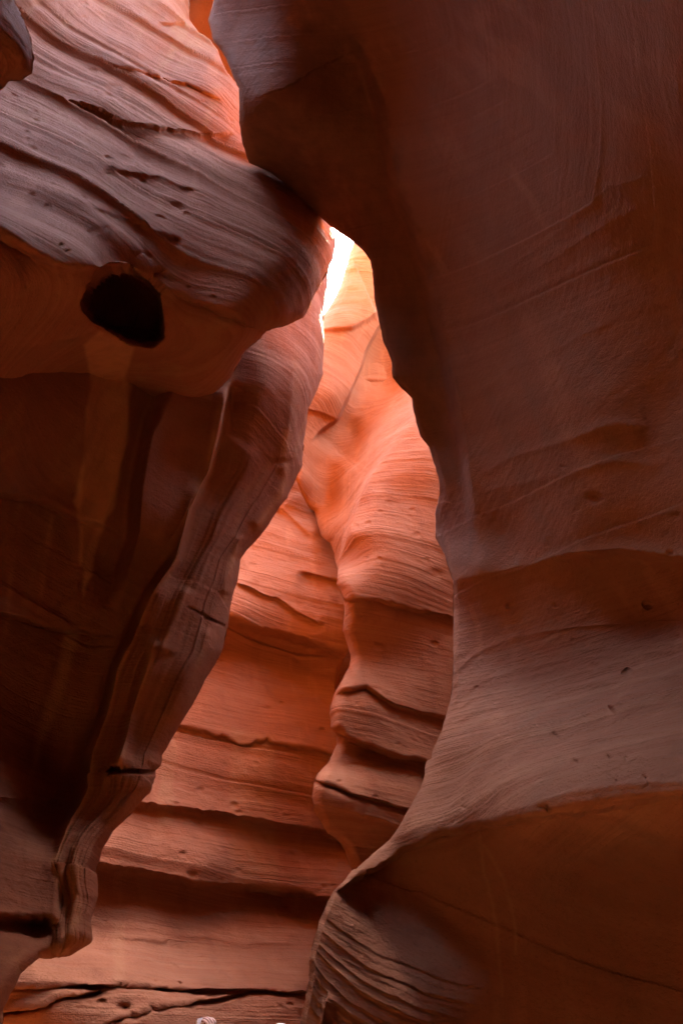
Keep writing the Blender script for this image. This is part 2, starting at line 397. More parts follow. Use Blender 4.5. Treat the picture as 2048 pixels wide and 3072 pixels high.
for k_ in range(11):       # thin proud beds sweeping across the pale flank
    v_ = k_ / 10; y0_ = 1900 + 560 * v_ + 18 * math.sin(k_ * 2.3)
    FLANK.append(Rg([(1335 - 150 * v_ ** 2, y0_ + 130), (1420, y0_ + 62), (1540, y0_ + 10), (1720, y0_ - 20 - 20 * v_), (1900, y0_ - 34 - 30 * v_), (2100, y0_ - 40 - 40 * v_), (2320, y0_ - 44 - 50 * v_)], .006 + .005 * (k_ % 3 == 0), 7 + 3 * (k_ % 2), e0=.03, e1=0, wob=5))
A = empty('rock_buttress', (1.2, 2.5, 0), 'dark brown smooth rock filling the right side, its lower flank a pale pink rippled slope', 'rock face')
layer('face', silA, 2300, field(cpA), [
    Rg([(1040, 60), (1090, 140), (1150, 300), (1200, 560), (1290, 800), (1350, 1050), (1400, 1300), (1425, 1500), (1430, 1640)], .010, 30, wob=8),
    Lg([(1000, 0), (1090, 140), (1150, 300), (1200, 560), (1290, 800), (1350, 1050), (1400, 1300), (1425, 1500), (1430, 1660)], .26, 420, lip=.012, Ll=40, edge=44, e0=.25, e1=.2, wob=8),
    Rg([(1358, 1742), (1500, 1712), (1700, 1660), (1850, 1645), (2048, 1668), (2300, 1700)], .035, 22, e0=0, e1=0),
    Lg([(1560, 1700), (1700, 1664), (1850, 1649), (2048, 1672), (2300, 1704)], .06, 190, lip=.02, Ll=40, edge=26, e0=.3, e1=0),
    Rg([(1440, 1432), (1520, 1375), (1700, 1320), (1800, 1282), (1860, 1270), (1950, 1285)], .022, 16),
    Rg([(1430, 1190), (1520, 1110), (1700, 1030), (1860, 950)], .012, 14), Rg([(1440, 1480), (1600, 1440), (1850, 1380), (2000, 1400)], .012, 18),
    Rg([(1440, 900), (1650, 780), (1850, 650), (1950, 610)], .010, 16), Rg([(1450, 860), (1640, 720), (1830, 560), (1960, 520)], .007, 12),
    Lg([(985, 2682), (1100, 2610), (1200, 2545), (1300, 2500), (1410, 2472), (1600, 2440), (1850, 2400), (2048, 2375), (2300, 2350)], .12, 700, lip=.03, Ll=60, edge=16, e0=.05, e1=0),
    Lg([(949, 3100), (967, 2992), (985, 2960)], -.12, 60, edge=5, e0=0, e1=.3, wob=1),
    *LOBE, *FLANK,
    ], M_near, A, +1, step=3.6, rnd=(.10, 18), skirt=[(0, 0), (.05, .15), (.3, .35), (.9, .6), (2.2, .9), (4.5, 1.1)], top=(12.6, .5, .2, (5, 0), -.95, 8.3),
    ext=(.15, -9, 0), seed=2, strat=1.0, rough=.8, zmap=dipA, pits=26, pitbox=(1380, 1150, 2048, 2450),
    coat_light=lambda x, y: -.4 * soft(x + 10 * n3(x / 30, y / 30, 0, 99), y, [(640, -80), (1000, -80), (1090, 140), (1150, 300), (1200, 560), (1290, 800), (1350, 1050), (1400, 1300), (1425, 1560), (1400, 1700), (1300, 1700), (1200, 1300), (1000, 700), (800, 540), (690, 300)], 26) + .55 * np.maximum(np.exp(-(sdist(x + 3 * n3(x / 20, y / 20, 0, 5), y, [(1442, 2486), (1449, 2603), (1475, 2701), (1494, 2832), (1507, 2988)])[0] / 5) ** 2), np.exp(-(sdist(x, y, [(1455, 2531), (1507, 2629), (1530, 2701), (1546, 2799), (1546, 2864)])[0] / 5) ** 2)),  # fin darkened as painted shade; the two thin pale lines are drips
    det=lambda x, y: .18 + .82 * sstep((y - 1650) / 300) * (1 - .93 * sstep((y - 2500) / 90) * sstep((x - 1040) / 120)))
pin(A)

# ================================================================== LEFT NEAR WALL
silB1 = [(575, -60), (568, 0), (568, 59), (600, 104), (653, 157), (682, 222), (715, 262), (790, 326), (860, 400), (930, 500), (988, 620), (996, 690), (1007, 726), (999, 780), (968, 845), (947, 875),
         (928, 915), (911, 950), (865, 975), (800, 990), (770, 1024), (738, 1052), (692, 1130), (640, 1180), (560, 1230)]
cpB1 = [(0, 0, X(-2.6)), (-500, 0, X(-2.8)), (500, 0, T(7.6)), (300, 0, T(6.7)), (0, 300, X(-2.2)), (-500, 300, X(-2.3)), (300, 300, T(5.2)), (560, 60, T(7.7)), (700, 260, T(7.0)), (500, 400, T(5.6)), (700, 450, T(6.3)),
        (0, 600, X(-1.6)), (-500, 600, X(-1.65)), (350, 600, X(-1.38)), (600, 600, T(4.9)), (0, 720, X(-1.42)), (-500, 720, X(-1.5)), (250, 800, X(-1.2)), (600, 780, T(4.4)), (800, 600, T(5.7)), (930, 640, T(6.2)), (990, 720, T(6.2)),
        (850, 780, T(4.95)), (920, 880, T(5.17)), (700, 900, T(4.25)), (780, 990, T(4.45)), (560, 930, T(4.2)), (450, 800, T(4.05)), (450, 1000, T(4.15)), (250, 1000, X(-1.42)), (0, 1000, X(-1.62)), (-500, 1000, X(-1.7)),
        (0, 1230, X(-2.15)), (-500, 1230, X(-2.3)), (300, 1230, X(-1.95)), (560, 1200, T(5.0)), (0, 1120, X(-1.85)), (-500, 1120, X(-1.95)), (280, 1120, X(-1.66)), (680, 1120, T(4.7))]
hole = [(238, 905), (275, 848), (322, 808), (392, 803), (450, 832), (492, 880), (500, 955), (497, 1015), (460, 1046), (405, 1030), (362, 1014), (283, 970), (243, 932), (238, 905)]
def cavity(px, py, t):
    s, al = sdist(px, py, hole)
    # inside test
    ins = np.zeros(px.shape, bool); h = np.array(hole)
    for i in range(len(h) - 1):
        (x0, y0), (x1, y1) = h[i], h[i + 1]
        if y0 == y1: continue
        c = ((y0 > py) != (y1 > py)) & (px < (x1 - x0) * (py - y0) / (y1 - y0) + x0); ins ^= c
    d = np.abs(s)
    return t + np.where(ins, 1.15 * sstep(d / 18) ** .6, -.02 * np.exp(-d / 14))
bounceB = lambda x, y: .8 * soft(x, y, [(248, 1030), (274, 1122), (261, 1220), (251, 1390), (222, 1507), (240, 1533), (242, 1677), (248, 1795), (270, 1720), (287, 1644), (320, 1566), (345, 1527), (366, 1416), (392, 1285), (387, 1187), (379, 1122), (405, 1044), (360, 1010), (300, 985)], 16)  # pale patch painting the warm bounce light this face catches
B = empty('rock_overhang', (-1.6, 2.4, 0), 'left overhanging rock with pale purple ledges, a dark round hole and draped folds below', 'rock face')
layer('bulge', silB1, -500, field(cpB1), [
    Lg([(110, 255), (240, 300), (350, 345), (480, 378), (600, 392), (720, 400)], .11, 120, lip=.05, Ll=70, edge=20, e0=.3),
    Lg([(200, 470), (330, 500), (460, 520), (560, 545), (740, 600)], .04, 120, lip=.03, Ll=60, edge=22, e0=.4, e1=.3),
    Lg([(150, 560), (300, 620), (470, 690), (620, 760)], .03, 110, lip=.02, Ll=50, edge=20, e0=.4, e1=.4),
    Lg([(-500, 560), (-200, 620), (0, 690), (90, 745), (190, 790), (320, 800), (440, 800), (560, 850)], .10, 260, lip=.04, Ll=60, edge=22, e0=0, e1=.2),
    Lg([(300, 180), (420, 215), (540, 235), (680, 300)], .04, 50, lip=.04, Ll=40, edge=9),
    Lg([(500, 868), (600, 905), (700, 950), (790, 1000)], .035, 60, lip=.01, Ll=30, edge=6, e1=0),
    Lg([(470, 60), (560, 80), (660, 150)], .04, 40, lip=.03, Ll=25, edge=8),
    cavity,
    ], M_left, B, -1, step=3.6, rnd=(.30, 70), skirt=[(0, 0), (.05, .2), (.3, .45), (.9, .7), (2.2, .9)], top=(12.9, -2.1, .3, (-5, 0)), bottom=False,
    ext=(-.2, -9, 0), seed=3, coat_light=bounceB, strat=1.8, rough=1.1, pits=110, pitbox=(-50, 0, 700, 900))
silB2 = [(988, 800), (978, 875), (971, 944), (970, 983), (968, 1124), (949, 1174), (926, 1224), (911, 1327), (907, 1396), (884, 1442), (861, 1495), (849, 1507), (790, 1599),
         (744, 1651), (725, 1677), (715, 1742), (692, 1808), (686, 1866), (673, 1925), (666, 1958), (614, 2043), (575, 2120), (522, 2205), (486, 2263), (480, 2296), (462, 2312), (465, 2329), (450, 2374),
         (392, 2446), (340, 2492), (307, 2544), (300, 2577), (287, 2616), (294, 2688), (274, 2753), (274, 2819), (215, 2854), (118, 2871), (65, 2916), (20, 2988), (3, 3028), (0, 3072), (-5, 3130)]
cpB2 = [(1000, 600, Y(4.6)), (970, 950, Y(4.35)), (965, 1120, Y(4.35)), (905, 1400, Y(4.45)), (790, 1600, Y(4.3)), (715, 1742, Y(4.2)), (670, 1950, Y(4.1)), (490, 2250, Y(3.95)), (300, 2577, Y(3.65)), (270, 2800, Y(3.45)), (100, 2880, Y(3.1)), (0, 3060, Y(2.8)),
        (800, 1150, T(5.5)), (800, 1350, T(5.5)), (700, 1450, T(5.2)), (600, 1400, T(4.95)), (700, 1100, T(5.5)), (500, 1150, T(4.9)), (300, 1150, X(-1.64)), (0, 1150, X(-1.84)), (-500, 1100, X(-1.88)), (0, 700, X(-2.5)), (-500, 600, X(-2.8)), (600, 700, T(7)),
        (560, 1750, T(4.55)), (420, 1500, T(4.45)), (200, 1500, X(-1.80)), (0, 1500, X(-2.0)), (-500, 1500, X(-2.05)), (450, 2000, T(4.15)), (250, 1900, T(4.4)), (0, 1850, X(-1.92)), (-500, 1850, X(-1.95)),
        (330, 2300, T(3.75)), (150, 2300, T(4.05)), (0, 2300, X(-1.82)), (-500, 2300, X(-1.9)), (220, 2600, T(3.25)), (50, 2650, T(3.05)), (-500, 2700, X(-1.6)), (100, 2800, T(2.95)), (-200, 3000, X(-1.4)), (-500, 3000, X(-1.45)), (-100, 3130, X(-1.35))]
ridgeB = [(692, 1130), (679, 1155), (647, 1305), (627, 1416), (575, 1527), (555, 1612), (529, 1677), (457, 1781), (418, 1873), (359, 2004), (320, 2133), (274, 2257), (261, 2361), (196, 2492), (163, 2590), (189, 2701), (157, 2786)]
def flutes(px, py, t):
    rb = np.array(ridgeB, float); sb = np.array(silB2, float)
    rx = np.interp(py, rb[:, 1], rb[:, 0]); sx = np.interp(py, sb[:, 1], sb[:, 0]); u = (px - rx) / np.maximum(sx - rx, 60)
    q = u * 7 + .5 * n3(py / 260, 0 * py, 0 * py, 201)
    a = .034 * n1(q, 202) + .014 * n1(q * 2.7, 203) + .005 * n1(q * 7, 204)
    k = sstep(u / .1) * sstep((py - 1320) / 120)
    v = px / 62 + .5 * n3(py / 300, 0 * py, 0 * py, 205) + .0015 * py
    b = .030 * n1(v, 206) + .014 * n1(v * 2.3, 207)
    return t + a * k + b * (1 - sstep(u / .1 + 1)) * sstep((py - 980) / 150)
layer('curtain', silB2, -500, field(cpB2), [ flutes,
    Lg(ridgeB[5:15], .26, 210, lip=.06, Ll=24, edge=26, e0=.12, e1=.14, wob=4),
    Lg(ridgeB[:8][::-1], .13, 110, lip=.06, Ll=22, edge=14, e0=.15, e1=.1, wob=4),
    Lg([(600, 1090), (520, 1180), (465, 1290), (432, 1450), (420, 1600), (385, 1750), (350, 1860)], .26, 260, lip=.03, Ll=50, edge=50, e0=.1, e1=.2, wob=8),
    Rg([(392, 2126), (366, 2231), (353, 2309)], .04, 20), Rg([(640, 1880), (600, 1960), (540, 2060), (500, 2150)], .04, 24),
    Rg([(600, 1440), (560, 1540), (500, 1640), (430, 1760)], .03, 20),
    Rg([(855, 1380), (858, 1430), (842, 1494), (790, 1565), (765, 1590)], .07, 22, wob=3),
    Rg([(735, 1600), (718, 1638), (690, 1720), (679, 1750), (676, 1790)], .06, 18, wob=3),
    Rg([(880, 1080), (870, 1200), (860, 1300), (858, 1400)], .06, 30),
    Rg([(470, 1900), (440, 2010), (400, 2130), (372, 2230), (350, 2310)], .07, 24),
    Rg([(560, 1760), (520, 1860), (480, 1960)], .05, 26),
    Rg([(240, 2480), (225, 2620), (232, 2720), (200, 2830)], .025, 22),
    Lg([(692, 1150), (700, 1220), (705, 1285), (745, 1331), (800, 1350)], -.06, 160, lip=0, edge=34, e0=.1, e1=.4, wob=2),
    Lg([(555, 1815), (610, 1842), (670, 1874)], .05, 12, edge=3, e0=.2, e1=0, wob=3),
    Lg([(315, 2330), (330, 2305), (370, 2312), (420, 2310), (470, 2311)], .10, 16, lip=.01, Ll=20, edge=3, e0=.2, e1=0, wob=1.5),
    Lg([(-500, 1380), (0, 1472), (100, 1488), (240, 1545), (350, 1590), (430, 1640)], .06, 160, lip=.06, Ll=50, edge=14, e0=0, e1=.2),
    Lg([(-500, 1720), (0, 1835), (150, 1870), (230, 1880), (360, 1905)], .10, 240, lip=.09, Ll=80, edge=12, e0=0),
    Lg([(-500, 2330), (0, 2388), (130, 2395), (250, 2400)], .03, 180, lip=.04, Ll=60, edge=24, e0=0),
    Lg([(-500, 2750), (0, 2735), (190, 2745)], .045, 240, lip=.11, Ll=120, edge=30, e0=0, e1=.05),
    Rg([(255, 1030), (265, 1150), (258, 1300), (250, 1400), (245, 1500), (240, 1750)], .08, 36, e0=.02),
    Rg([(385, 1040), (390, 1180), (380, 1350), (345, 1480), (300, 1600)], .07, 40, e0=.02),
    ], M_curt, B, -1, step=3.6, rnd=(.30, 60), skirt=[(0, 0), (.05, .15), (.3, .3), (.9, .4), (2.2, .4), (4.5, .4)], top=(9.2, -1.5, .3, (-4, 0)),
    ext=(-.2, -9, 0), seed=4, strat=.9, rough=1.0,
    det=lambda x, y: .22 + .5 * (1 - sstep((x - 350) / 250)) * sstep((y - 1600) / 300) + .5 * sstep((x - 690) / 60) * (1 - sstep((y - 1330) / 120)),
    coat_light=lambda x, y: np.maximum.reduce([bounceB(x, y),
        *[a_ * np.exp(-(sdist(x + 5 * n3(x / 50, y / 90, 0, 91), y, l_)[0] / w_) ** 2) * (.55 + .45 * n3(x / 40, y / 70, 0, 92)) for a_, w_, l_ in ((.75, 11, ridgeB), (.6, 13, [(470, 1900), (440, 2010), (400, 2130), (372, 2230), (350, 2310)]), (.6, 12, [(860, 1300), (858, 1430), (842, 1494), (790, 1565), (765, 1590)]), (.55, 11, [(735, 1600), (718, 1638), (690, 1720), (676, 1800)]), (.5, 14, [(230, 2500), (225, 2620), (230, 2740), (190, 2830)]), (.45, 16, [(560, 1760), (520, 1860), (480, 1960)]), (.35, 10, [(60, 1500), (40, 1700), (20, 1900)]), (.3, 9, [(150, 1560), (120, 1760), (110, 1840)]))],  # ridge edges painted paler, as if catching light
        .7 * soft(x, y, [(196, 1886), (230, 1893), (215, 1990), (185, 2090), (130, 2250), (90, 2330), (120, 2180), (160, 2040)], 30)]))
pin(B)

# small rock hanging in at the top left corner
silN = [(20, -120), (46, 0), (72, 52), (95, 111), (104, 176), (98, 222), (65, 245), (26, 246), (10, 268), (-30, 300), (-120, 330)]
cpN = [(46, 0, T(2.6)), (100, 180, T(2.55)), (20, 250, T(2.55)), (-150, 0, T(2.35)), (-150, 200, T(2.3)), (-500, 0, T(2.3)), (-500, 300, T(2.25)), (0, -120, T(2.6)), (-100, 320, T(2.5))]
N_ = empty('rock_outcrop', (-1.7, .9, 0), 'small dark rounded rock hanging into the top left corner', 'rock')
layer('knob_face', silN, -600, field(cpN), [], M_left, N_, -1, step=5, rnd=(.22, 60), skirt=[(0, 0), (.05, .1), (.2, .3), (.8, .35)], top=(6, -1., .0, (-3, 0)), bottom=False,
      ext=(-.5, -.8, 0), seed=6)
pin(N_)

# ================================================================== ROCK BEYOND THE ARCH
silE = [(1165, 640), (1110, 690), (1062, 722), (1048, 760), (1038, 800), (1024, 850), (1000, 900), (971, 945), (950, 1010), (900, 1200), (872, 1350), (882, 1425), (888, 1446), (903, 1482), (922, 1520),
        (941, 1536), (955, 1578), (964, 1608), (978, 1624), (987, 1628), (999, 1658), (1006, 1687), (1014, 1706), (1012, 1725), (1011, 1754), (1024, 1773), (1030, 1795), (1034, 1840), (1029, 1892), (1040, 1930), (1050, 1968), (1047, 1999),
        (1030, 2036), (1008, 2077), (992, 2124), (991, 2182), (1008, 2206), (1009, 2233), (982, 2288), (951, 2322), (940, 2352), (934, 2393), (941, 2434), (965, 2475), (982, 2502), (1013, 2522), (1033, 2553), (1053, 2607), (1075, 2660),
        (1100, 2760), (1110, 3130)]
cpE = [(1060, 725, Y(7.75)), (1200, 560, Y(7.5)), (1500, 500, Y(7.2)), (971, 945, Y(7.7)), (1100, 880, Y(7.7)), (1050, 970, Y(7.65)), (930, 1200, Y(7.4)), (1000, 1180, Y(7.6)), (1140, 1060, Y(8.3)), (1180, 1180, Y(8.2)), (1060, 1300, Y(8.1)), (950, 1400, Y(7.6)), (900, 1440, Y(7.2)),
       (1000, 1500, Y(7.5)), (1010, 1690, Y(6.9)), (1240, 1240, Y(7.0)), (1150, 1360, Y(6.85)), (1080, 1470, Y(6.7)), (1050, 1600, Y(6.45)), (1015, 1720, Y(6.3)), (1200, 1500, Y(6.5)), (1300, 1500, Y(6.6)), (1500, 1300, Y(7.2)),
       (1040, 1850, Y(6.2)), (1200, 1800, Y(6.3)), (1340, 1800, Y(6.7)), (1500, 1800, Y(7.2)), (1050, 1970, Y(6.4)), (1200, 1980, Y(6.6)), (1340, 2000, Y(6.9)), (1000, 2080, Y(6.1)), (1150, 2120, Y(6.3)), (1300, 2200, Y(6.9)),
       (1005, 2200, Y(6.1)), (1150, 2240, Y(6.35)), (1000, 2270, Y(6.15)), (1150, 2330, Y(6.3)), (945, 2350, Y(5.75)), (1050, 2400, Y(5.9)), (1220, 2450, Y(6.45)), (1350, 2450, Y(7.0)), (960, 2450, Y(5.95)), (1050, 2500, Y(6.25)), (1060, 2600, Y(6.6)), (1150, 2620, Y(6.8)), (1100, 3100, Y(7.0)), (1500, 3100, Y(7.0)), (1500, 2500, Y(7.3))]
E = empty('rock_column', (.5, 7, 0), 'glowing orange rock column seen through the arch, pale pink on its ridged shoulder and ledged below', 'rock column')
layer('column_face', silE, 1560, field(cpE), [
    Lg([(1125, 937), (1139, 971), (1095, 1059), (1083, 1097), (1041, 1182), (1007, 1251), (953, 1300), (930, 1330)][::-1], .34, 190, lip=.02, edge=9, e0=.1, e1=0, wob=2),
    Lg([(960, 985), (1000, 978), (1053, 975), (1091, 958), (1130, 932)], .05, 220, lip=.08, Ll=90, edge=16, e0=0, e1=0, wob=3),
    Lg([(920, 1226), (960, 1236), (1010, 1252)], .05, 70, lip=.03, Ll=30, e0=0, wob=2),
    Lg([(1190, 1325), (1120, 1420), (1070, 1510), (1045, 1580), (1030, 1650), (1013, 1722)], .85, 420, lip=.05, Ll=24, edge=16, e0=.5, e1=0, wob=3),
    Rg([(1250, 1225), (1215, 1290), (1180, 1340), (1120, 1410), (1080, 1470), (1057, 1540), (1045, 1600), (1015, 1700)], .12, 30, wob=4, e0=0),
    Lg([(1008, 2075), (1050, 2066), (1098, 2055), (1186, 2114), (1332, 2148)], .06, 80, lip=.05, Ll=50, edge=12, e0=0, e1=0, wob=4),
    Lg([(985, 2180), (1010, 2196), (1050, 2213), (1100, 2228), (1172, 2254), (1235, 2270), (1291, 2290), (1400, 2330)], .15, 130, lip=.06, Ll=50, edge=12, e0=0, e1=0, wob=5),
    Lg([(940, 2336), (1000, 2355), (1050, 2376), (1140, 2400), (1234, 2425), (1300, 2450)], .08, 26, lip=.03, Ll=20, edge=6, e0=0, e1=0, wob=3),
    Lg([(925, 2408), (980, 2412), (1060, 2432), (1130, 2450), (1203, 2475), (1300, 2500)], .30, 220, lip=.05, Ll=30, edge=16, e0=0, e1=0, wob=5),
    Lg([(1020, 1790), (1100, 1795), (1200, 1812), (1350, 1850)], .08, 120, lip=.04, Ll=40, edge=10, e0=0, e1=0),
    ], M_col, E, +1, step=2.8, rnd=(.30, 36), skirt=[(0, 0), (.05, .2), (.3, .6), (.8, 1.2), (2.5, 2.0)], top=(16.8, 0, .2, (4, 1)),
    ext=(4, -1, 0), seed=7, strat=.95, rough=1.0, pits=40, pitbox=(950, 1500, 1350, 2450))
pin(E)

def farC(y): return np.interp(y, [1200, 1900, 1940, 1954, 1982, 2005, 2043, 2080, 2100, 2130, 2170, 3200], [1180, 1180, 1100, 1041, 1026, 1016, 1009, 1010, 1040, 1130, 1200, 1250])
# the far wall's free edge: here the "edge" is on the right, rock to the left
silC = [(1180, 1240), (1180, 1900), (1100, 1940), (1041, 1954), (1026, 1982), (1016, 2005), (1009, 2043), (1010, 2080), (1040, 2100), (1130, 2130), (1200, 2170), (1250, 3130)]
cpC = [(0, 3100, Y(5.0)), (640, 3100, Y(5.95)), (900, 3100, Y(6.6)), (1250, 3100, Y(8.5)), (-500, 3100, Y(4.9)), (-500, 2200, Y(5.1)), (0, 2500, Y(5.6)), (300, 2770, Y(6.05)),
       (300, 2600, Y(6.0)), (600, 2620, Y(6.7)), (980, 2690, Y(7.9)), (600, 2450, Y(6.9)), (980, 2500, Y(8.1)), (500, 2300, Y(6.75)), (800, 2300, Y(7.5)), (600, 2120, Y(7.1)), (900, 2150, Y(7.9)),
       (700, 1960, Y(7.5)), (900, 1980, Y(8.1)), (1000, 2050, Y(8.2)), (700, 1840, Y(7.1)), (950, 1920, Y(7.9)), (760, 1680, Y(7.5)), (1000, 1760, Y(8.0)), (1000, 1650, Y(8.3)), (850, 1500, Y(8.1)), (1000, 1450, Y(8.6)), (900, 1250, Y(8.6)), (500, 1300, Y(7.6)), (-500, 1250, Y(6.2)), (300, 1900, Y(6.5)), (1250, 2200, Y(8.6)), (1180, 1500, Y(8.9)), (600, 2760, Y(6.85)), (600, 2950, Y(6.1)), (900, 2760, Y(7.75)), (900, 2950, Y(6.85)), (300, 2950, Y(5.3)), (0, 2900, Y(4.9))]
F_ = empty('rock_bluff', (-1.5, 6.5, 0), 'pink ledged rock beyond the arch with a long dark crack near its bottom', 'rock face')
layer('face', silC, -500, field(cpC), [
    Lg([(100, 2560), (294, 2593), (420, 2612), (568, 2636), (750, 2655), (986, 2691), (1200, 2720)], .13, 200, lip=.12, Ll=70, edge=14, e0=0, e1=0, wob=5),
    Lg([(200, 2370), (430, 2403), (600, 2425), (700, 2440), (850, 2465), (980, 2495), (1150, 2530)], .05, 160, lip=.09, Ll=60, edge=16, e0=0, e1=0, wob=6),
    Lg([(-100, 2952), (40, 2955), (200, 2953), (350, 2955), (480, 2960), (600, 2966), (750, 2968), (910, 2975), (1100, 2980)], .08, 22, lip=.04, Ll=50, edge=4, e0=0, e1=0, wob=4),
    Lg([(480, 2165), (540, 2180), (600, 2190), (660, 2205), (730, 2225), (800, 2215), (900, 2235), (1000, 2260), (1100, 2280)], .035, 80, lip=.04, Ll=40, edge=9, e0=0, e1=0, wob=9),
    Lg([(600, 1810), (692, 1847), (780, 1872), (880, 1900), (973, 1932), (1100, 1970)], .34, 240, lip=.08, Ll=60, edge=30, e0=0, e1=0, wob=5),
    Lg([(700, 1740), (820, 1790), (900, 1840), (980, 1880)], .05, 40, lip=.05, Ll=30, edge=6),
    Lg([(890, 1706), (930, 1716), (975, 1725), (1020, 1735)], .10, 120, lip=.04, Ll=40, edge=14, e0=.3, e1=0, wob=2),
    Lg([(840, 1510), (880, 1550), (920, 1590), (950, 1620)], .05, 80, lip=.05, Ll=40, edge=14, e0=.1, e1=.2, wob=2),
    Lg([(300, 2800), (600, 2812), (760, 2826), (930, 2830)], .012, 60, lip=.03, Ll=40, edge=20),
    Lg([(0, 3030), (130, 3010), (200, 2985), (330, 2962)], .09, 22, lip=.03, Ll=20, edge=5, e0=0),
    Lg([(300, 3072), (450, 3025), (620, 2995), (760, 2975)], .07, 22, lip=.03, Ll=20, edge=5, e0=.2),
    ], M_far, F_, -1, step=3.2, rnd=(.1, 10), skirt=[(0, 0), (0, .3), (.1, .8)], top=(11.3, -.5, .5, (-2, 3)),
    ext=(-4.5, 1.0, 0), seed=8, strat=1.15, rough=1.1,
    coat_light=lambda x, y: .55 * np.maximum.reduce([soft(x, y, [(470, 2130), (528, 2120), (524, 2300), (522, 2470), (480, 2480)], 14), soft(x, y, [(690, 2190), (818, 2210), (822, 2440), (835, 2680), (700, 2660), (690, 2400)], 22), .6 * soft(x, y, [(340, 2760), (372, 2760), (375, 2950), (338, 2950)], 20)]), pits=90, pitbox=(300, 1500, 1000, 3050))  # pale bands are strips of light painted on the rock
pin(F_)

# ------------------------------------------------------------------ the canyon's outer rock (closes the passage on all sides), added rock that blocks light, ground
def ring():
    pts = [(4.6, -7.5), (-6.5, -7.5), (-7, 0), (-7, 5.2), (-5.5, 8.5), (-1.5, 10.3), (2.2, 10.6), (5.4, 9.5), (5.6, 4), (5, -2), (4.6, -7.5)]
    pts = np.array(pts, float); seg = np.diff(pts, axis=0); cum = np.concatenate([[0], np.cumsum(np.hypot(*seg.T))]); n = 420
    q = np.linspace(0, cum[-1], n); x = np.interp(q, cum, pts[:, 0]); y = np.interp(q, cum, pts[:, 1])
    for _ in range(14):
        x[1:-1] = (x[:-2] + x[1:-1] * 2 + x[2:]) / 4; y[1:-1] = (y[:-2] + y[1:-1] * 2 + y[2:]) / 4
    top = np.interp(y, [-8, 4, 7, 10.6], [12.9, 12.9, 10.2, 10.2])
    rows = []
    for k in range(160):
        v = k / 159; z = top + (-.4 - top) * v
        rows.append(np.stack([x, y, z], -1))
    P = np.stack(rows, 0)
    o = np.stack([x, y], -1) - np.array([-.5, 1.5]); o /= np.linalg.norm(o, axis=1, keepdims=True)
    rim = [P[0] + np.concatenate([o * d, np.full((n, 1), h)], 1) for d, h in ((400, 1.5), (80, 1.2), (20, .8), (8, .5), (3, .35), (1.2, .2), (.4, .08))]
    P = np.concatenate([np.stack(rim, 0), P], 0)
    nrm = smooth_n(P, 2); c = np.array([-.5, 1.5, 5]) - P; s = np.sign(np.median((nrm * c).sum(-1)))
    h, la = relief(P, 1.5, 2.0); h = h + .3 * fbm(P[..., 0] * .5, P[..., 1] * .5, P[..., 2] * .35, 90, 3)
    P = P + s * nrm * np.clip(h, -.6, .6)[..., None]
    m = mesh_from('cliff', P, gfaces(P.shape[0], P.shape[1], s < 0), M_far, None, la)
    props(m, 'orange sandstone cliff closing the canyon behind the pink wall and column', 'cliff', None, 'structure')
ring()
def block(x0, x1, y0, y1, z0, z1, label, sd_):
    n = 60; faces = []; V = []; F = []; off = 0; LA = []
    u, v = np.meshgrid(np.linspace(0, 1, n), np.linspace(0, 1, n))
    for ax in range(3):
        for side in (0, 1):
            p = np.zeros((n, n, 3)); o = [i for i in range(3) if i != ax]
            p[..., ax] = side; p[..., o[0]] = u; p[..., o[1]] = v
            q = (p - .5) * 2; r = np.abs(q) ** 6; q = q / (r.sum(-1) ** (1 / 6) + 1e-9)[..., None] * np.abs(q).max(-1)[..., None]
            P = np.array([(x0 + x1) / 2, (y0 + y1) / 2, (z0 + z1) / 2]) + q * np.array([(x1 - x0) / 2, (y1 - y0) / 2, (z1 - z0) / 2])
            d = q / np.linalg.norm(q, axis=-1, keepdims=True)
            h, la = relief(P, 1.5, 3)
            P = P + d * (h + .25 * fbm(P[..., 0] * .7, P[..., 1] * .7, P[..., 2] * .5, sd_, 3))[..., None]
            V.append(P.reshape(-1, 3)); F.append(gfaces(n, n, (side == 1) == (ax == 1)) + off); off += n * n; LA.append(la.ravel())
    m = mesh_from('cliff', np.concatenate(V), np.concatenate(F), M_far, None, np.concatenate(LA)); props(m, label, 'cliff', None, 'structure')
block(-4.4, 3.4, 2.9, 4.1, 12.2, 32, 'high rock rib added over the arch to shade the front passage, a thin orange sliver of it showing at the top edge', 101)  # added tall so its shadow keeps sun out of the front slot
block(-3.4, -.1, 2.3, 5.5, 11.8, 14.2, 'rock wedge added over the arch, closing the gap and shading it', 103)  # added to fill the top gap and darken what shows there
block(-7, 5, -8, -3.1, 11.6, 13.5, 'unseen rock roof added behind the viewer to block sky and sun', 102)  # out of view, added to narrow the sky opening
def sand():
    m = bpy.data.materials.new('sand'); m.use_nodes = True; bs = m.node_tree.nodes['Principled BSDF']
    nz = m.node_tree.nodes.new('ShaderNodeTexNoise'); nz.inputs['Scale'].default_value = 9; nz.inputs['Detail'].default_value = 8
    cr = m.node_tree.nodes.new('ShaderNodeValToRGB'); cr.color_ramp.elements[0].color = (.42, .20, .11, 1); cr.color_ramp.elements[1].color = (.56, .29, .17, 1)
    m.node_tree.links.new(nz.outputs[0], cr.inputs[0]); m.node_tree.links.new(cr.outputs[0], bs.inputs['Base Color']); bs.inputs['Roughness'].default_value = .95
    g = np.linspace(-9, 13, 240); x, y = np.meshgrid(g, g)
    z = .05 * fbm(x * .7, y * .7, 0 * x, 5, 3) + .012 * fbm(x * 5, y * 5, 0 * x, 6, 2)
    P = np.stack([x, y, z], -1)
    o = mesh_from('ground', P, gfaces(240, 240), m); props(o, 'rippled red sand floor of the canyon', 'ground', None, 'structure')
sand()

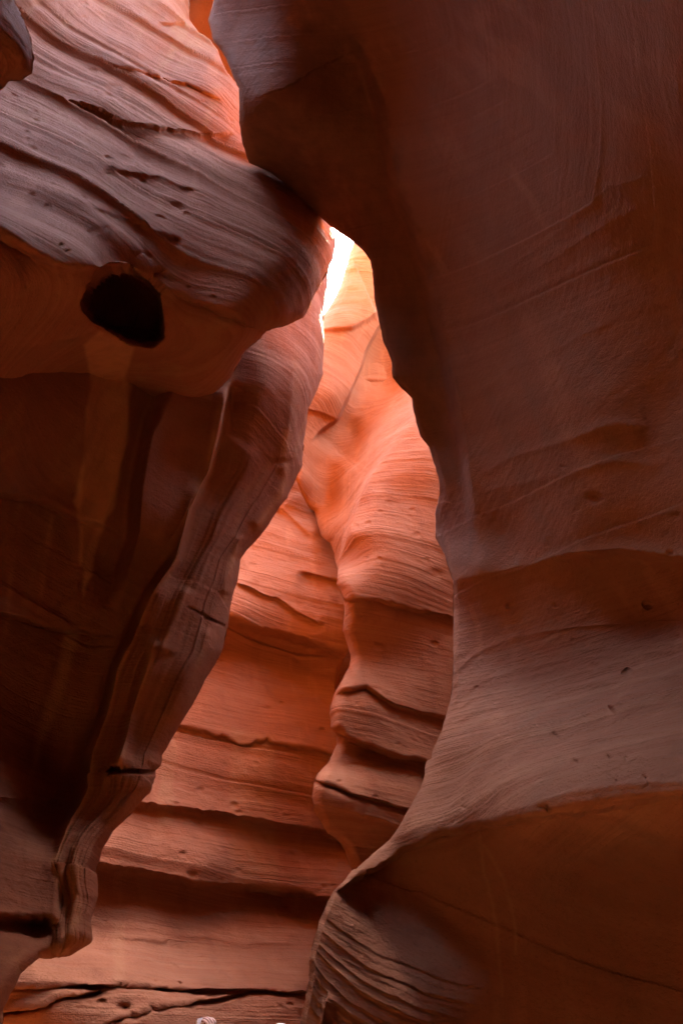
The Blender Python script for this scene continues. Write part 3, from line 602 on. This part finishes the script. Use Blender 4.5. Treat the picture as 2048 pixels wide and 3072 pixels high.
# ------------------------------------------------------------------ two visitors beyond the arch (only a raised hand and a cap top reach into the picture)
def plain(name, col, rough=.6):
    m = bpy.data.materials.new(name); m.use_nodes = True; b = m.node_tree.nodes['Principled BSDF']; N = m.node_tree.nodes
    nz = N.new('ShaderNodeTexNoise'); nz.inputs['Scale'].default_value = 60; mx = N.new('ShaderNodeMix'); mx.data_type = 'RGBA'
    mx.inputs[6].default_value = (*[c * .88 for c in col], 1); mx.inputs[7].default_value = (*col, 1)
    m.node_tree.links.new(nz.outputs[0], mx.inputs[0]); m.node_tree.links.new(mx.outputs[2], b.inputs['Base Color']); b.inputs['Roughness'].default_value = rough
    return m
SKIN = plain('skin', (.66, .42, .32), .5); SHIRT = plain('shirt', (.10, .14, .22), .85); SHIRT2 = plain('shirt_grey', (.35, .33, .32), .85)
JEANS = plain('jeans', (.05, .07, .12), .9); HAIR = plain('hair', (.05, .03, .02), .6); WHITE = plain('white_cloth', (.80, .78, .76), .8); SHOE = plain('shoe', (.06, .06, .06), .7)
PHONE = plain('phone_white', (.86, .88, .90), .25); GLASS = plain('phone_glass', (.01, .01, .012), .08)
def skinned(chains, levels=2):
    """chains: lists of (point, radius); points that coincide are joined. Returns a mesh grown round them."""
    V = []; Rd = []; E = []
    def vid(p, r):
        for i, q in enumerate(V):
            if abs(q[0] - p[0]) + abs(q[1] - p[1]) + abs(q[2] - p[2]) < 1e-5: return i
        V.append(tuple(float(q_) for q_ in p)); Rd.append(r); return len(V) - 1
    for ch in chains:
        ids = [vid(p, r) for p, r in ch]; E += list(zip(ids[:-1], ids[1:]))
    me = bpy.data.meshes.new('m'); me.from_pydata(V, E, []); o = bpy.data.objects.new('m', me); C.objects.link(o)
    md = o.modifiers.new('s', 'SKIN'); o.modifiers.new('u', 'SUBSURF').levels = levels
    for i, v in enumerate(me.skin_vertices[0].data):
        rr = Rd[i]; v.radius = rr if isinstance(rr, tuple) else (rr, rr); v.use_root = (i == 0)
    dg = bpy.context.evaluated_depsgraph_get(); out = bpy.data.meshes.new_from_object(o.evaluated_get(dg))
    bpy.data.objects.remove(o); return out
def add(name, meshes, mat, parent):
    import bmesh
    bm = bmesh.new()
    for m in meshes: bm.from_mesh(m)
    for f in bm.faces: f.smooth = True
    me = bpy.data.meshes.new(name); bm.to_mesh(me); bm.free(); me.materials.append(mat)
    o = bpy.data.objects.new(name, me); C.objects.link(o); o.parent = parent; return o
def ball(c, r, sx=1, sy=1, sz=1, lo=-1.0, n=28):
    th = np.linspace(math.acos(max(-1, min(1, lo))), 0, n); ph = np.linspace(0, 2 * math.pi, 36, endpoint=False)
    V = [(c[0] + r * sx * math.sin(t) * math.cos(p), c[1] + r * sy * math.sin(t) * math.sin(p), c[2] + r * sz * math.cos(t)) for t in th for p in ph]
    F = [(i * 36 + j, i * 36 + (j + 1) % 36, (i + 1) * 36 + (j + 1) % 36, (i + 1) * 36 + j) for i in range(n - 1) for j in range(36)]
    m = bpy.data.meshes.new('b'); m.from_pydata([tuple(float(q) for q in v) for v in V], [], F); return m
def person(loc, rz, H, label, hand_t, shirt, cap):
    """local frame: faces +Y, feet at z 0"""
    k = H / 1.70; root = empty('person', loc, label, 'person'); root.rotation_euler = (0, 0, rz)
    S = lambda x, y, z: (x * k, y * k, z * k)
    pel = S(0, 0, .93)
    hd = [(S(0, 0, 1.42), .055 * k), (S(0, .005, 1.49), .052 * k), (S(0, .025, 1.545), (.066 * k, .078 * k)), (S(0, .012, 1.60), (.074 * k, .092 * k)), (S(0, .0, 1.655), (.058 * k, .072 * k))]
    torso = [(pel, (.15 * k, .10 * k)), (S(0, 0, 1.08), (.125 * k, .09 * k)), (S(0, 0, 1.24), (.15 * k, .105 * k)), (S(0, 0, 1.36), (.12 * k, .08 * k)), (S(0, 0, 1.42), .055 * k)]
    chains = [torso, hd]; arms = []; legs = []; hands = []
    for sd in (-1, 1):
        hip = S(.09 * sd, 0, .88); kn = S(.10 * sd, .02, .48); an = S(.10 * sd, -.01, .09); toe = S(.12 * sd, .14, .035)
        leg = [(pel, (.15 * k, .10 * k)), (hip, .085 * k), (kn, .055 * k), (S(.10 * sd, -.02, .30), .055 * k), (an, .036 * k)]
        legs.append(leg); chains.append(leg + [(toe, .034 * k)])
        sh = S(.18 * sd, 0, 1.37)
        if hand_t.get(sd):
            el, wr, tipdir, up = hand_t[sd]; el, wr = np.array(el), np.array(wr)
        else:
            el, wr, tipdir, up = np.array(S(.25 * sd, -.02, 1.10)), np.array(S(.26 * sd, .08, .88)), np.array((0, .2, -1.)), np.array((sd * .2, -1., 0))
        arm = [(S(0, 0, 1.36), (.12 * k, .08 * k)), (sh, .055 * k), (tuple(el), .040 * k), (tuple(wr), (.028 * k, .022 * k))]
        fd = (wr - el) / np.linalg.norm(wr - el); arms.append(arm); chains.append(arm + [(tuple(wr + fd * .03), (.026 * k, .018 * k))])
        d = tipdir / np.linalg.norm(tipdir); n_ = up - d * (up @ d); n_ /= np.linalg.norm(n_); s_ = np.cross(d, n_)      # n_: back of hand
        pc = wr + d * .045; palm = [(tuple(wr - fd * .03), (.026 * k, .020 * k)), (tuple(wr), (.027 * k, .020 * k)), (tuple(pc), (.036, .018)), (tuple(wr + d * .085), (.040, .016))]
        hands.append(skinned([palm], 2))
        for i, (o_, L) in enumerate(((-.031, .062), (-.010, .074), (.012, .070), (.032, .052))):
            b0 = wr + d * .075 + s_ * o_; ch = [(tuple(b0), .0092)]
            p = b0; ang = .15
            for j, fr in enumerate((.45, .32, .23)):
                dd = d * math.cos(ang) - n_ * math.sin(ang); p = p + dd * L * fr * 1.15; ch.append((tuple(p), .0088 - .0007 * j)); ang += .55
            hands.append(skinned([ch], 2))
        tb = wr + d * .03 - s_ * .028; ch = [(tuple(tb), .013)]; p = tb
        for j, (a_, L) in enumerate(((.7, .038), (.35, .030), (.1, .024))):
            dd = d * math.cos(a_) - s_ * math.sin(a_) * .9 - n_ * .45; dd /= np.linalg.norm(dd); p = p + dd * L; ch.append((tuple(p), .0105 - .001 * j))
        hands.append(skinned([ch], 2))
    body = skinned(chains, 2)
    nose = skinned([[(S(0, .098, 1.585), .008), (S(0, .116, 1.562), .011), (S(0, .104, 1.552), .008)]], 1)
    ears = [ball(S(.078 * q, .0, 1.575), .02 * k, .35, .8, 1.3, n=10) for q in (-1, 1)]
    lips = ball(S(0, .098, 1.520), .02 * k, 1.1, .4, .35, n=8)
    add('body', [body, nose, lips] + ears + hands, SKIN, root)
    grow = lambda ch, g: [(p, tuple(v + g for v in r_) if isinstance(r_, tuple) else r_ + g) for p, r_ in ch]
    mid = lambda a, b, t: tuple(a[i] + (b[i] - a[i]) * t for i in range(3))
    tor = grow([(S(0, 0, .80), (.15 * k, .11 * k)), (S(0, 0, .93), (.155 * k, .115 * k))] + torso[1:4], .022)
    sl = [grow([a[0], a[1], (mid(a[1][0], a[2][0], .7), .045 * k)], .016) for a in arms]
    add('shirt', [skinned([tor] + sl, 2)], shirt, root)
    add('trousers', [skinned([[(S(0, 0, 1.10), (.150 * k, .110 * k)), (S(0, 0, .95), (.168 * k, .128 * k)), (S(0, 0, .85), (.165 * k, .128 * k)), (S(0, 0, .72), (.13 * k, .11 * k))]], 2)] + [skinned([grow([(S(l[1][0][0] * .85 / k, 0, 1.02), .09 * k)] + l[1:4] + [(mid(l[3][0], l[4][0], .95), .042 * k)], .014)], 2) for l in legs], JEANS, root)
    for sd in (-1, 1):
        add('shoe', [skinned([[(S(.10 * sd, -.05, .05), (.040, .045)), (S(.11 * sd, .06, .045), (.045, .035)), (S(.12 * sd, .17, .035), (.038, .028))]], 2)], SHOE, root)
        add('eye', [ball(S(.030 * sd, .090, 1.588), .011 * k, n=10)], WHITE, root)
    if cap:
        c = S(0, .004, 1.622); cp = add('cap', [ball(c, .108 * k, .93, 1.02, .92, lo=-.12)], WHITE, root)
        V = []; F = []
        for i in range(13):
            a = -1.05 + 2.1 * i / 12
            for j, rr in enumerate((.100, .135, .165 + .02 * math.cos(a))):
                V.append((c[0] + rr * k * math.sin(a) * .93, c[1] + rr * k * math.cos(a), c[2] - .012 - j * .006 - .02 * abs(math.sin(a))))
        for i in range(12):
            for j in range(2): F.append((i * 3 + j, i * 3 + j + 1, i * 3 + j + 4, i * 3 + j + 3))
        m = bpy.data.meshes.new('p'); m.from_pydata(V, [], F); pk = add('peak', [m], WHITE, cp); sm = pk.modifiers.new('t', 'SOLIDIFY'); sm.thickness = .004
        add('hair', [ball(S(0, -.022, 1.585), .096 * k, .9, .9, .9, n=16)], HAIR, root)
    else:
        add('hair', [ball(S(0, -.012, 1.605), .104 * k, .90, 1.0, .98, lo=-.35), ball(S(0, -.05, 1.53), .072 * k, .95, .7, 1.2, n=14)], HAIR, root)
    return root
# the raised hand: its wrist sits just below the picture's lower edge
hx, hy, hz = (world(642, 3062, 4.2))
p1 = (hx + .16, hy - .12, 0.0); rz1 = R(40)
def loc(w_, p, rz):
    v = np.array(w_) - np.array(p); c_, s_ = math.cos(-rz), math.sin(-rz); return np.array((v[0] * c_ - v[1] * s_, v[0] * s_ + v[1] * c_, v[2]))
wrist = (hx + .035, hy - .01, hz - .085)
person(p1, rz1, 1.60, 'person in dark blue shirt raising a small white phone, only the hand in view',
       {1: (loc((hx + .18, hy - .05, 1.33), p1, rz1), loc(wrist, p1, rz1), loc((-.5 + p1[0], .1 + p1[1], .75), p1, rz1), loc((.55 + p1[0], -.5 + p1[1], .5), p1, rz1))}, SHIRT, False)
person(tuple(world(843, 3067, 4.32) * np.array((1, 1, 0))), R(150), 1.70 * (world(843, 3067, 4.32)[2]) / 1.725, 'person wearing a plain white cap, just its crown showing above the bottom edge', {}, SHIRT2, True)
def phone():
    import bmesh
    root = empty('phone', (hx - .074, hy - .01, hz - .046), 'small white phone in the raised hand at the bottom edge', 'phone')
    for nm, w_, h_, d_, off, mt in (('phone_case', .066, .120, .009, 0, PHONE), ('screen', .058, .104, .0012, -.0053, GLASS)):
        bm = bmesh.new(); bmesh.ops.create_cube(bm, size=1)
        bmesh.ops.scale(bm, vec=(w_, d_, h_), verts=bm.verts); bmesh.ops.bevel(bm, geom=[e for e in bm.edges if abs(e.verts[0].co.y - e.verts[1].co.y) > 1e-4], offset=.008 if nm == 'phone_case' else .003, segments=4, affect='EDGES')
        me = bpy.data.meshes.new(nm); bm.to_mesh(me); bm.free(); me.materials.append(mt); o = bpy.data.objects.new(nm, me); C.objects.link(o); o.parent = root; o.location = (0, off * -1, 0)
    lens = ball((.018, -.0065, .042), .006, 1, .4, 1, n=8); add('lens', [lens], GLASS, root)
    root.rotation_euler = (R(-12), R(-8), R(62))
phone()
